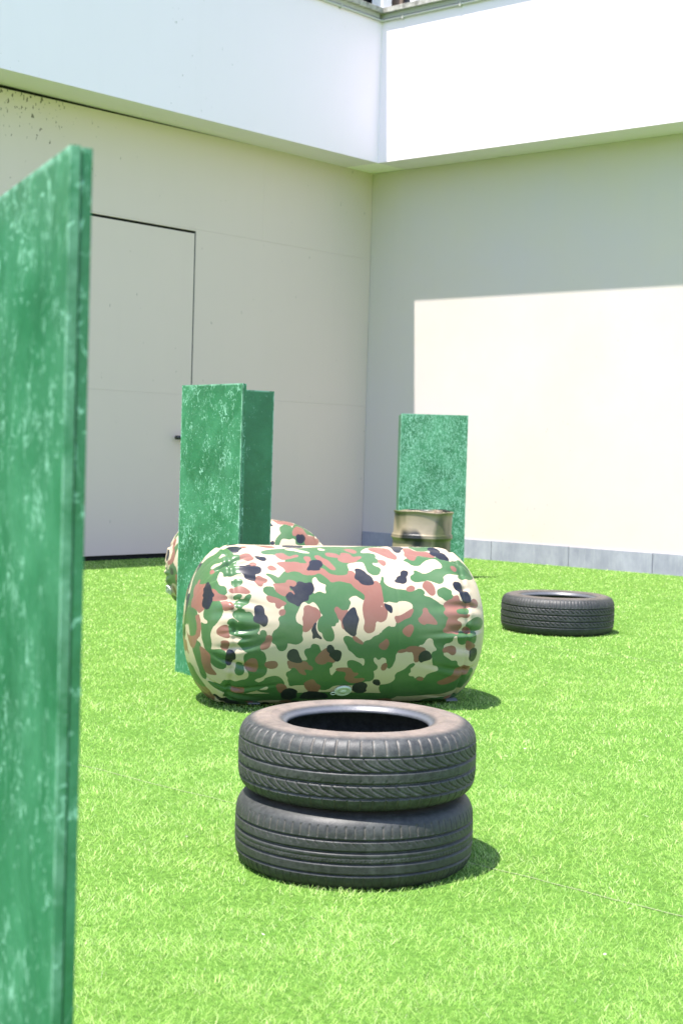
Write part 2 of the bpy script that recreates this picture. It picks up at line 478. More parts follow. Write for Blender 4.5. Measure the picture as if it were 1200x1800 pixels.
# coping slabs with a drip edge, one piece per 1.2 m
for i in range(13):
    s1 = -OV - .06 - i * 1.2
    box('coping', P(s1 - 1.196, OV - .30, ZT + .045), A * 1.196, B * 0.36, Z * 0.055, MAT_COPING, fl, 0.004)
    box('coping_bed', P(s1 - 1.2, OV - .27, ZT), A * 1.2, B * 0.285, Z * 0.045, MAT_PIPE, fl)
for i in range(9):
    u0 = OV + .06 + i * 1.2 - (0.36 if i == 0 else 0)
    w = 1.196 + (0.36 if i == 0 else 0)
    box('coping', P(-OV - .06, u0, ZT + .045), A * 0.36, B * w, Z * 0.055, MAT_COPING, fr, 0.004)
    box('coping_bed', P(-OV - .015, u0, ZT), A * 0.285, B * (w + .004), Z * 0.045, MAT_PIPE, fr)
# cable pipe under the coping, on clips
zp = ZT - 0.022
tube('pipe', [P(S0, OV + .018, zp), P(-OV - .05, OV + .018, zp), P(-OV - .024, OV + .03, zp), P(-OV - .018, OV + .06, zp), P(-OV - .018, U1, zp)], 0.015, MAT_PIPE, bld, 10)
for s in (-1.15, -2.4, -3.6):
    box('clip', P(s, OV + .0015, zp - .024), A * .02, B * .036, Z * .046, MAT_PIPE, fl, .002)
for uu in (0.75, 1.5, 2.7):
    box('clip', P(-OV - .0375, uu, zp - .024), A * .036, B * .02, Z * .046, MAT_PIPE, fr, .002)

# terrace storey set back behind the coping: square posts with dark glazing between
ZB, ZH = ZT + .10, 2.7
def post(s, u, w, d):
    box('post', P(s, u, ZB - .12), A * d, B * w, Z * (ZH + .12), MAT_POST, bld, .004)
post(-OV + .02, OV - .17, .15, .15)
for k in range(1, 8):
    post(-OV + .16, OV - .17 + k * 0.44 - 0.03, .055, .08)
    post(-OV - .03 - k * 0.44, OV - .26, .08, .055)
box('glazing', P(-OV + .30, OV - .35, ZB - .12), A * .03, B * (U1 - OV), Z * ZH, MAT_GLASS, bld)
box('glazing', P(S0, OV - .40, ZB - .12), A * (-S0 - OV + .3), B * .03, Z * ZH, MAT_GLASS, bld)
for k in range(10):
    box('window_frame', P(-OV + .262, OV - .12 + k * .44, ZB - .1), A * .036, B * .17, Z * ZH, MAT_FRAME, bld, .004)
    box('window_frame', P(-OV - .2 - k * .6, OV - .37, ZB - .1), A * .08, B * .036, Z * ZH, MAT_FRAME, bld, .004)
box('sill', P(-OV + .22, OV - .3, ZB - .03), A * .04, B * 6, Z * .045, MAT_POST, bld, .004)
box('terrace_roof', P(S0, -5.5, ZB + ZH), A * (-S0 + 5.5), B * (5.5 + OV - .15), Z * .2, MAT_FASCIA, bld)
box('terrace_roof', P(-OV + .15, OV - .15 + .002, ZB + ZH), A * 5.5, B * (U1 - OV), Z * .2, MAT_FASCIA, bld)

# ================================================================== GREEN BUNKERS
def board_mesh(w, h, t):
    """a sheet of ply w x h x t standing on z = 0, subdivided a little so its edges carry a wear mask"""
    me = bpy.data.meshes.new('board')
    bm = bmesh.new()
    lay = bm.loops.layers.float.new('edge')
    e = 0.009
    xs = [0, e, w - e, w]; zs = [0, e, h - e, h]; ys = [0, t]
    vs = {}
    def v(i, j, k):
        if (i, j, k) not in vs:
            dx = random.uniform(-.0012, .0012) if i in (0, 3) else 0
            vs[(i, j, k)] = bm.verts.new((xs[i] + dx, ys[j], zs[k]))
        return vs[(i, j, k)]
    for j in (0, 1):
        for i in range(3):
            for k in range(3):
                bm.faces.new([v(i, j, k), v(i + 1, j, k), v(i + 1, j, k + 1), v(i, j, k + 1)])
    for k in range(3):
        for i in (0, 3): bm.faces.new([v(i, 0, k), v(i, 1, k), v(i, 1, k + 1), v(i, 0, k + 1)])
    for i in range(3):
        for k in (0, 3): bm.faces.new([v(i, 0, k), v(i + 1, 0, k), v(i + 1, 1, k), v(i, 1, k)])
    bmesh.ops.recalc_face_normals(bm, faces=bm.faces)
    for f in bm.faces:
        n = f.normal
        for lp in f.loops:
            c = lp.vert.co
            out = min(c.x, w - c.x) < .004 or min(c.z, h - c.z) < .004
            lp[lay] = (1.0 if out else 0.0) if abs(n.y) > .5 else (.25 if n.z < .5 else .8)
    bm.to_mesh(me); bm.free()
    return me

def bunker(loc, az, h, w, side, label, chalk=(1.0, 1.0), t=0.010):
    """L of two boards, the apex at loc; first board runs along az, second along az + side*90 deg"""
    e = empty('board_bunker', loc, az)
    tag(e, label, 'bunker', 'green board bunkers on the turf')
    me = board_mesh(w, h, t)
    o1 = link_mesh('board', me, MAT_GREEN, e)
    me2 = board_mesh(w - t, h - 0.004, t)
    o2 = link_mesh('board', me2, MAT_GREEN, e)
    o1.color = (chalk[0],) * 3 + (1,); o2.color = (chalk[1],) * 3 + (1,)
    o2.rotation_euler = (0, 0, side * PI / 2)
    if side > 0: o2.location = (t, t + .0005, 0)
    else: o2.location = (0, -.0005, 0)
    # battens: stiffening the free edge from behind, and in the inner corner
    box('batten', (w - .044, t + .0012, 0), (.0425, 0, 0), (0, .0118, 0), (0, 0, h - .0012), MAT_GREEN, e, .001)
    y0 = t + .001 if side > 0 else -.0355
    box('batten', (t + .001 if side > 0 else t + .001, y0, .02), (.034, 0, 0), (0, .034, 0), (0, 0, h - .06), MAT_GREEN, e, .001)
    return e

def az_of(dx, dy): return math.atan2(dy, dx)
# middle bunker: apex at its far left end, bright board towards us and right
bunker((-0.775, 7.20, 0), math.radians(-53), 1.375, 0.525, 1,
       'scratched green board bunker before the grey door, one face lit and one shaded', (1.0, .35))  # second board: chalk lowered to put its shade into the colour
# right bunker by the lit wall
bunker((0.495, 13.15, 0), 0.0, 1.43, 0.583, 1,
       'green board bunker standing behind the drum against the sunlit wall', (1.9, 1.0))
# close bunker: free edge towards us, apex away to the left
nx, ny = -0.2795, 1.515
dx, dy = -math.sin(math.radians(23.7)), math.cos(math.radians(23.7))
bunker((nx + dx * .56, ny + dy * .56, 0), az_of(-dx, -dy), 1.378, 0.56, -1,
       'blurred green board bunker closest to the camera, its thick edge turned to us', (1.0, 1.0))

# ================================================================== TYRES
def catmull(pts, n):
    pts = np.array(pts, float)
    p = np.vstack([2 * pts[0] - pts[1], pts, 2 * pts[-1] - pts[-2]])
    out = []
    for i in range(1, len(p) - 2):
        t = np.linspace(0, 1, n, endpoint=False)[:, None]
        out.append(0.5 * (2 * p[i] + (p[i + 1] - p[i - 1]) * t + (2 * p[i - 1] - 5 * p[i] + 4 * p[i + 1] - p[i + 2]) * t ** 2 + (3 * p[i] - p[i - 1] - 3 * p[i + 1] + p[i + 2]) * t ** 3))
    out.append(p[-2][None])
    return np.vstack(out)

def resample(c, n):
    d = np.r_[0, np.cumsum(np.linalg.norm(np.diff(c, axis=0), axis=1))]
    s = np.linspace(0, d[-1], n)
    return np.stack([np.interp(s, d, c[:, k]) for k in range(2)], -1)

def tyre(name, loc, R, W, bead, tread, label, mat, nth=1000, rot=0.0, tilt=(0, 0), squash=0.0):
    w = W / 2
    half = [(R, 0.0), (R - .0008, .35), (R - .003, .58), (R - .010, .76), (R - .022, .885), (R - .040, .955), (R - .062, .99),
            (bead + (R - bead) * .38, 1.0), (bead + .026, .955), (bead + .013, .915), (bead + .007, .86), (bead + .001, .80), (bead, .74)]
    o = catmull([(r, z * w) for r, z in half], 14)
    top = resample(o, 88)
    outer = np.vstack([top[::-1], (top * [1, -1])[1:]])          # from upper bead round to lower bead
    ins = [(bead, -.74), (bead + .006, -.68), (bead + .02, -.80), (bead + (R - bead) * .45, -.88), (R - .035, -.70), (R - .018, -.3), (R - .015, 0),
           (R - .018, .3), (R - .035, .70), (bead + (R - bead) * .45, .88), (bead + .02, .80), (bead + .006, .68), (bead, .74)]
    inner = resample(catmull([(r, z * w) for r, z in ins], 6), 28)[1:-1]
    prof = np.vstack([outer, inner])
    no, npf = len(outer), len(prof)
    th = np.linspace(0, 2 * PI, nth, endpoint=False)
    rr = np.repeat(prof[None, :, 0], nth, 0); zz = np.repeat(prof[None, :, 1], nth, 0)
    # outward normals of the profile
    tan = np.gradient(outer, axis=0); nn = np.stack([-tan[:, 1], tan[:, 0]], -1)
    nn /= np.linalg.norm(nn, axis=1)[:, None]
    if nn[no // 2, 0] < 0: nn = -nn
    T, V = np.meshgrid(th, outer[:, 1] / w, indexing='ij')
    dep, dust = tread(T * R, V, 2 * PI * R)
    # only on the outer crown and shoulders
    rad_mask = (outer[:, 0] > R - .05)[None, :]
    dep = np.where(rad_mask, dep, 0); dust = np.where(rad_mask, dust, 0)
    # raised ribs and lettering-like ring on the sidewall
    ring = np.exp(-((outer[:, 0] - (bead + .045)) / .0022) ** 2) * .0015 + np.exp(-((outer[:, 0] - (R - .055)) / .002) ** 2) * .001
    rr[:, :no] += (-dep + ring[None, :]) * nn[None, :, 0]
    zz[:, :no] += (-dep + ring[None, :]) * nn[None, :, 1]
    # small unevenness
    wob = .0012 * np.sin(2 * th + 1.0) + .0008 * np.sin(3 * th + 2)
    rr += wob[:, None]
    x = rr * np.cos(th + rot)[:, None]; y = rr * np.sin(th + rot)[:, None]
    z = zz + w
    if squash: z = z * (1 - squash * np.clip((.25 * W - z) / W, 0, 1))
    co = np.stack([x, y, z], -1).reshape(-1, 3)
    me = np_mesh(name, co, grid_faces(nth, npf, True, True)[:, ::-1])
    side = np.zeros(npf); side[:no] = np.clip((R - .028 - outer[:, 0]) / .02, 0, 1) * np.clip((outer[:, 0] - bead - .012) / .015, 0, 1)
    sd = np.repeat(side[None, :], nth, 0)
    du = np.zeros((nth, npf)); du[:, :no] = dust
    lp = np.zeros(npf); lp[:no] = np.exp(-((outer[:, 0] - bead - .006) / .006) ** 2) * (outer[:, 1] > 0)
    lpa = np.repeat(lp[None, :], nth, 0)
    for nm, arr in (('dust', du), ('side', sd), ('lip_glint', lpa)):
        at = me.attributes.new(nm, 'FLOAT', 'POINT'); at.data.foreach_set('value', arr.astype(np.float32).ravel())
    o = link_mesh(name, me, mat)
    o.location = loc
    o.rotation_euler = (tilt[0], tilt[1], 0)
    tag(o, label, 'tyre', 'old car tyres lying on the turf')
    return o

def sm(d, w):                       # 1 inside a groove of half width w
    return np.clip((w - d) / (w * .35) , 0, 1)

def tread_leaf(X, V, circ):
    dep = np.zeros_like(X); dust = np.zeros_like(X)
    n = 62; sp = circ / n
    def add(mask, d, du):
        nonlocal dep, dust
        dep = np.maximum(dep, mask * d)
        dust = np.maximum(dust, mask * du)
    for g, wd in ((.50, .022), (.12, .030), (-.20, .030), (-.56, .022)):
        add(sm(np.abs(V - g), wd), .008, .05)
    # bands of leaf shaped grooves sweeping from steep to flat
    for (v0, v1, sgn, ph) in ((.50, .12, 1, 0.0), (-.20, -.56, 1, .45)):
        q = (v0 - V) / (v0 - v1)
        inb = (q > 0.02) & (q < .98)
        qq = np.clip(q, 0, 1)
        xs = .060 * qq ** 2.0
        sl = .12 * qq / (.095 * abs(v0 - v1))
        f = (X - sgn * xs) / sp + ph
        d = np.abs(f - np.round(f)) * sp / np.sqrt(1 + sl ** 2)
        add(sm(d, .0017) * inb, .0034, .40)
        f2 = f + .5
        d2 = np.abs(f2 - np.round(f2)) * sp / np.sqrt(1 + sl ** 2)
        add(sm(d2, .0008) * (inb & (q > .25) & (q < .8)), .001, .5)
    # ticks on the centre rib
    f = (X - .03 * (V - .1) * 1.0) / sp; d = np.abs(f - np.round(f)) * sp
    add(sm(d, .0016) * ((V < -.08) & (V > -.18)), .002, .3)
    # shoulder cuts
    f = X / sp + .2; d = np.abs(f - np.round(f)) * sp
    add(sm(d, .0021) * ((V > .55) & (V < .90)), .003, .75)
    add(sm(d, .0021) * ((V < -.60) & (V > -.90)), .003, .5)
    return dep, dust

def tread_rib(X, V, circ):
    dep = np.zeros_like(X); dust = np.zeros_like(X)
    def add(mask, d, du):
        nonlocal dep, dust
        dep = np.maximum(dep, mask * d); dust = np.maximum(dust, mask * du)
    for g, wd in ((.36, .026), (.07, .032), (-.22, .032), (-.50, .026)):
        add(sm(np.abs(V - g), wd), .008, .05)
    add(sm(np.abs(V + .075), .006), .002, .2)
    n = 84; sp = circ / n
    f = X / sp; d = np.abs(f - np.round(f)) * sp
    add(sm(d, .0018) * ((V > .44) & (V < .70)), .003, .55)
    add(sm(d, .0018) * ((V < -.58) & (V > -.85)), .003, .3)
    f = (X + .02 * V) / (sp * .5); d = np.abs(f - np.round(f)) * sp * .5
    add(sm(d, .0011) * ((V < -.075) & (V > -.19)), .002, .35)
    f = (X + .10 * V) / sp; d = np.abs(f - np.round(f)) * sp
    add(sm(d, .0013) * ((V < .33) & (V > .22)), .002, .4)
    return dep, dust

def tread_suv(X, V, circ):
    dep = np.zeros_like(X); dust = np.zeros_like(X)
    def add(mask, d, du):
        nonlocal dep, dust
        dep = np.maximum(dep, mask * d); dust = np.maximum(dust, mask * du)
    for g, wd in ((.47, .026), (.13, .032), (-.19, .032), (-.50, .026)):
        add(sm(np.abs(V - g), wd), .008, .05)
    for v0, v1, s in ((.44, .17, .14), (.09, -.15, .14), (-.23, -.46, .14)):
        sp = circ / 74
        f = (X + s * V) / sp; d = np.abs(f - np.round(f)) * sp
        add(sm(d, .0030) * ((V < v0) & (V > v1) & ((v0 - V) < (v0 - v1) * .75)), .005, .1)
    sp = circ / 96
    f = X / sp; d = np.abs(f - np.round(f)) * sp
    add(sm(d, .0026) * ((V > .54) & (V < .88)), .004, .1)
    return dep, dust

TS = Vector((0.063, 3.955, 0))
tyre('car_tyre', (TS.x - .007, TS.y, -0.002), .313, .196, .196, tread_rib, 'worn black tyre with straight ribs at the bottom of the two tyre stack', MAT_RUBBER2, 880, .3)
tyre('car_tyre', (TS.x - .002, TS.y + .005, .1935), .3145, .192, .188, tread_leaf, 'worn black tyre with curved tread grooves and dusty rim on top of the stack', MAT_RUBBER, 960, 1.1, (0.004, -0.006))
tyre('car_tyre', (1.365, 9.40, -0.002), .352, .235, .222, tread_suv, 'single wide black tyre lying alone on the turf before the sunlit wall', MAT_RUBBER2, 560, .7)

# ================================================================== CAMOUFLAGE BAGS
BAG_R, BAG_L, BAG_E = 0.342, 1.29, 0.235
def bag_profile(n_t, n_e):
    """axial position and radius of the surface from one pole to the other, with distance along it"""
    L2 = BAG_L / 2
    ph = np.linspace(0, PI / 2, n_e)
    k = 2.0 / 2.4
    ex = BAG_E * np.sin(ph) ** k; er = BAG_R * np.cos(ph) ** k
    x = np.r_[-(L2 - BAG_E) - ex[::-1], np.linspace(-(L2 - BAG_E), L2 - BAG_E, n_t)[1:-1], (L2 - BAG_E) + ex]
    r = np.r_[er[::-1], np.full(n_t - 2, BAG_R), er]
    return x, r

def val_noise(p, seed, freq):
    """smooth 3-D value noise on points p (n,3)"""
    q = p * freq + np.array([seed * 12.7, seed * 5.3, seed * 9.1])
    i = np.floor(q).astype(np.int64); f = q - i
    f = f * f * (3 - 2 * f)
    def h(a, b, c):
        n = (a * 73856093) ^ (b * 19349663) ^ (c * 83492791) ^ (seed * 2654435)
        n = (n ^ (n >> 13)) * 1274126177
        n = n ^ (n >> 16)
        return (n & 0xffff) / 65535.0
    r = 0
    for a in (0, 1):
        for b in (0, 1):
            for c in (0, 1):
                w = (f[:, 0] if a else 1 - f[:, 0]) * (f[:, 1] if b else 1 - f[:, 1]) * (f[:, 2] if c else 1 - f[:, 2])
                r = r + w * h(i[:, 0] + a, i[:, 1] + b, i[:, 2] + c)
    return r

def bag(name, loc, yaw, label, blobs=None, nth=420, seed=3, spin=0.0, valve_at=(0.05, -1.05), span=(-.05, .90), ends=False):
    e = empty(name, loc, yaw)
    tag(e, label, 'inflatable bag', 'camouflage inflatable bunkers')
    x, r = bag_profile(150, 70)
    n = len(x)
    th = np.linspace(0, 2 * PI, nth, endpoint=False)           # 0 = up, positive turns to -y (towards the viewer at yaw 0)
    T = np.repeat(th[:, None], n, 1); X = np.repeat(x[None], nth, 0); Rr = np.repeat(r[None], nth, 0)
    rs = np.random.default_rng(seed)
    # gathered pleats round the two seams, sharp folds of uneven length
    disp = np.zeros_like(T); dX = np.zeros_like(T)
    for sgn in (-1, 1):
        xs = sgn * (BAG_L / 2 - BAG_E + .085)
        a = sgn * X - abs(xs)
        for k in range(40):
            t0 = rs.uniform(0, 2 * PI); wd = rs.uniform(.022, .060); amp = rs.uniform(.004, .015); ln = rs.uniform(.04, .15)
            slant = rs.uniform(-.9, .9)
            d = (T - t0 + slant * a + PI) % (2 * PI) - PI
            fall = np.exp(-(np.clip(a, 0, None) / (ln * .55)) ** 2 - (np.clip(-a, 0, None) / ln) ** 2)
            disp += -amp * np.exp(-(d / wd) ** 2) * fall + .45 * amp * np.exp(-((d - 1.7 * wd) / wd) ** 2) * fall
        disp += -.006 * np.exp(-(a / .010) ** 2) + .003 * np.exp(-((a - .02) / .012) ** 2)
    # faint welded seams round and along the tube, slack
    disp += -.0012 * np.exp(-((X - .19) / .004) ** 2)
    disp += .003 * np.sin(2 * T + 1) * np.cos(2.2 * X)
    Rr = Rr + disp
    y = -Rr * np.sin(T); z = Rr * np.cos(T)
    # flattened where it sits on the ground
    zc = z + BAG_R
    zc = np.where(zc < .03, .004 + (zc + .0) * .10 + .0, zc) if False else zc
    flat = np.clip((.045 - zc) / .045, 0, 1)
    zc = zc + flat ** 2 * .022
    co = np.stack([X, y, zc - .012], -1).reshape(-1, 3)
    me = np_mesh(name, co, grid_faces(nth, n, True, False))
    # camouflage fields (green, brown, black): > .5 is inside
    p = np.stack([X, -BAG_R * np.sin(T + spin) * (Rr / BAG_R), BAG_R * np.cos(T + spin) * (Rr / BAG_R)], -1).reshape(-1, 3)
    p = p * [1.0, 1.0, 1.0]
    w1 = (val_noise(p, 5 + seed, 7) - .5)[:, None] * [.10, .05, .05] + (val_noise(p, 9 + seed, 9) - .5)[:, None] * [.0, .09, .09]
    q = p + w1
    g = .75 * val_noise(q, seed, 10) + .25 * val_noise(q, seed + 2, 21)
    b = .78 * val_noise(q, seed + 21, 12) + .22 * val_noise(q, seed + 4, 23)
    k = .85 * val_noise(q, seed + 41, 15) + .15 * val_noise(q, seed + 6, 27)
    fld = np.stack([.5 + (g - .50) * 2.2, .5 + (b - .585) * 2.2, .5 + (k - .715) * 2.2, np.ones_like(g)], -1)
    if blobs is not None:
        # hand drawn part of the print: s = metres along the axis, v = metres round the tube
        sx = X.ravel(); sv = (((T + PI) % (2 * PI)) - PI).ravel() * BAG_R
        near = np.where((sv > span[0]) & (sv < span[1]))[0]
        ps, pv = sx[near], sv[near]
        lay = []
        for polys in blobs:
            f = np.full(len(near), -.05)
            for pl in polys:
                q = np.array(pl, float).reshape(-1, 2) / 1000.0
                for _ in range(1):                                   # round the corners
                    n1 = np.roll(q, -1, 0)
                    q = np.stack([.75 * q + .25 * n1, .25 * q + .75 * n1], 1).reshape(-1, 2)
                lo, hi = q.min(0) - .04, q.max(0) + .04
                w = np.where((ps > lo[0]) & (ps < hi[0]) & (pv > lo[1]) & (pv < hi[1]))[0]
                if len(w) == 0: continue
                px, py = ps[w], pv[w]
                ins = np.zeros(len(w), bool); dm = np.full(len(w), 9.0)
                for (x0, y0), (x1, y1) in zip(q, np.roll(q, -1, 0)):
                    ex, ey = x1 - x0, y1 - y0
                    t = np.clip(((px - x0) * ex + (py - y0) * ey) / (ex * ex + ey * ey + 1e-12), 0, 1)
                    dm = np.minimum(dm, (px - x0 - t * ex) ** 2 + (py - y0 - t * ey) ** 2)
                    c = (y0 > py) != (y1 > py)
                    ins ^= c & (px < ex * (py - y0) / (ey if abs(ey) > 1e-12 else 1e-12) + x0)
                d = np.sqrt(dm)
                f[w] = np.maximum(f[w], np.where(ins, d, -d))
            lay.append(f)
        lay[0] = np.minimum(lay[0] + .003, -lay[1])
        lay[2] = lay[2] + .003; lay[3] = lay[3] + .003
        blend = np.clip(np.minimum((pv - span[0]) / .03, (span[1] - pv) / .03), 0, 1)
        if ends: blend = blend * np.clip(np.maximum((ps - .24) / .04, (-.36 - ps) / .04), 0, 1)
        for ci, f in enumerate((lay[0], lay[2], lay[3])):
            fld[near, ci] = np.clip(.5 + f * 12, 0, 1) * blend + np.clip(fld[near, ci], 0, 1) * (1 - blend)
    fld = np.clip(fld, 0, 1)
    at = me.attributes.new('camo', 'FLOAT_COLOR', 'POINT')
    at.data.foreach_set('color', fld.astype(np.float32).ravel())
    body = link_mesh('body', me, MAT_CAMO, e)
    # inflation valve: oval cap with a ring pull
    vx, vt = valve_at
    nrm = Vector((0, -math.sin(vt), math.cos(vt)))
    cen = Vector((vx, 0, BAG_R - .012)) + nrm * (BAG_R + .001)
    t1 = Vector((1, 0, 0)); t2 = nrm.cross(t1)
    bm = bmesh.new()
    prev = None
    for rad, hgt in ((.034, 0.0), (.034, .005), (.031, .008), (.024, .008), (.022, .006), (.013, .006), (.011, .010), (.004, .011)):
        ring = [bm.verts.new(cen + nrm * hgt + t1 * (rad * 1.08 * math.cos(i * 2 * PI / 32)) + t2 * (rad * .95 * math.sin(i * 2 * PI / 32))) for i in range(32)]
        if prev:
            for i in range(32): bm.faces.new((prev[i], prev[(i + 1) % 32], ring[(i + 1) % 32], ring[i]))
        prev = ring
    bm.faces.new(prev)
    bmesh.ops.recalc_face_normals(bm, faces=bm.faces)
    vl = from_bm('valve', bm, MAT_VALVE, e, True)
    rc = cen - t1 * .040 - t2 * .012 + nrm * .006
    sgn = 1 if t2.z < 0 else -1
    tube('ring_pull', [rc + t1 * .011 * math.cos(i * PI / 8) + t2 * (.008 * math.sin(i * PI / 8)) + nrm * .001 for i in range(16)], .0022, MAT_VALVE, vl, 6, True)
    # webbing anchor loops at the ground
    for sx_ in (-.40, .47):
        p0 = Vector((sx_, -.085, .016))
        bmw = bmesh.new()
        ln = [p0, p0 + Vector((.0, -.05, .012)), p0 + Vector((0, -.075, .004))]
        for a0, b0 in zip(ln[:-1], ln[1:]):
            q0 = [bmw.verts.new(v) for v in (a0, a0 + Vector((.05, 0, 0)), b0 + Vector((.05, 0, 0)), b0)]
            bmw.faces.new(q0)
        bmesh.ops.remove_doubles(bmw, verts=bmw.verts, dist=1e-5)
        bmesh.ops.solidify(bmw, geom=list(bmw.faces), thickness=.003)
        from_bm('anchor_strap', bmw, MAT_WEB, e)
    return e

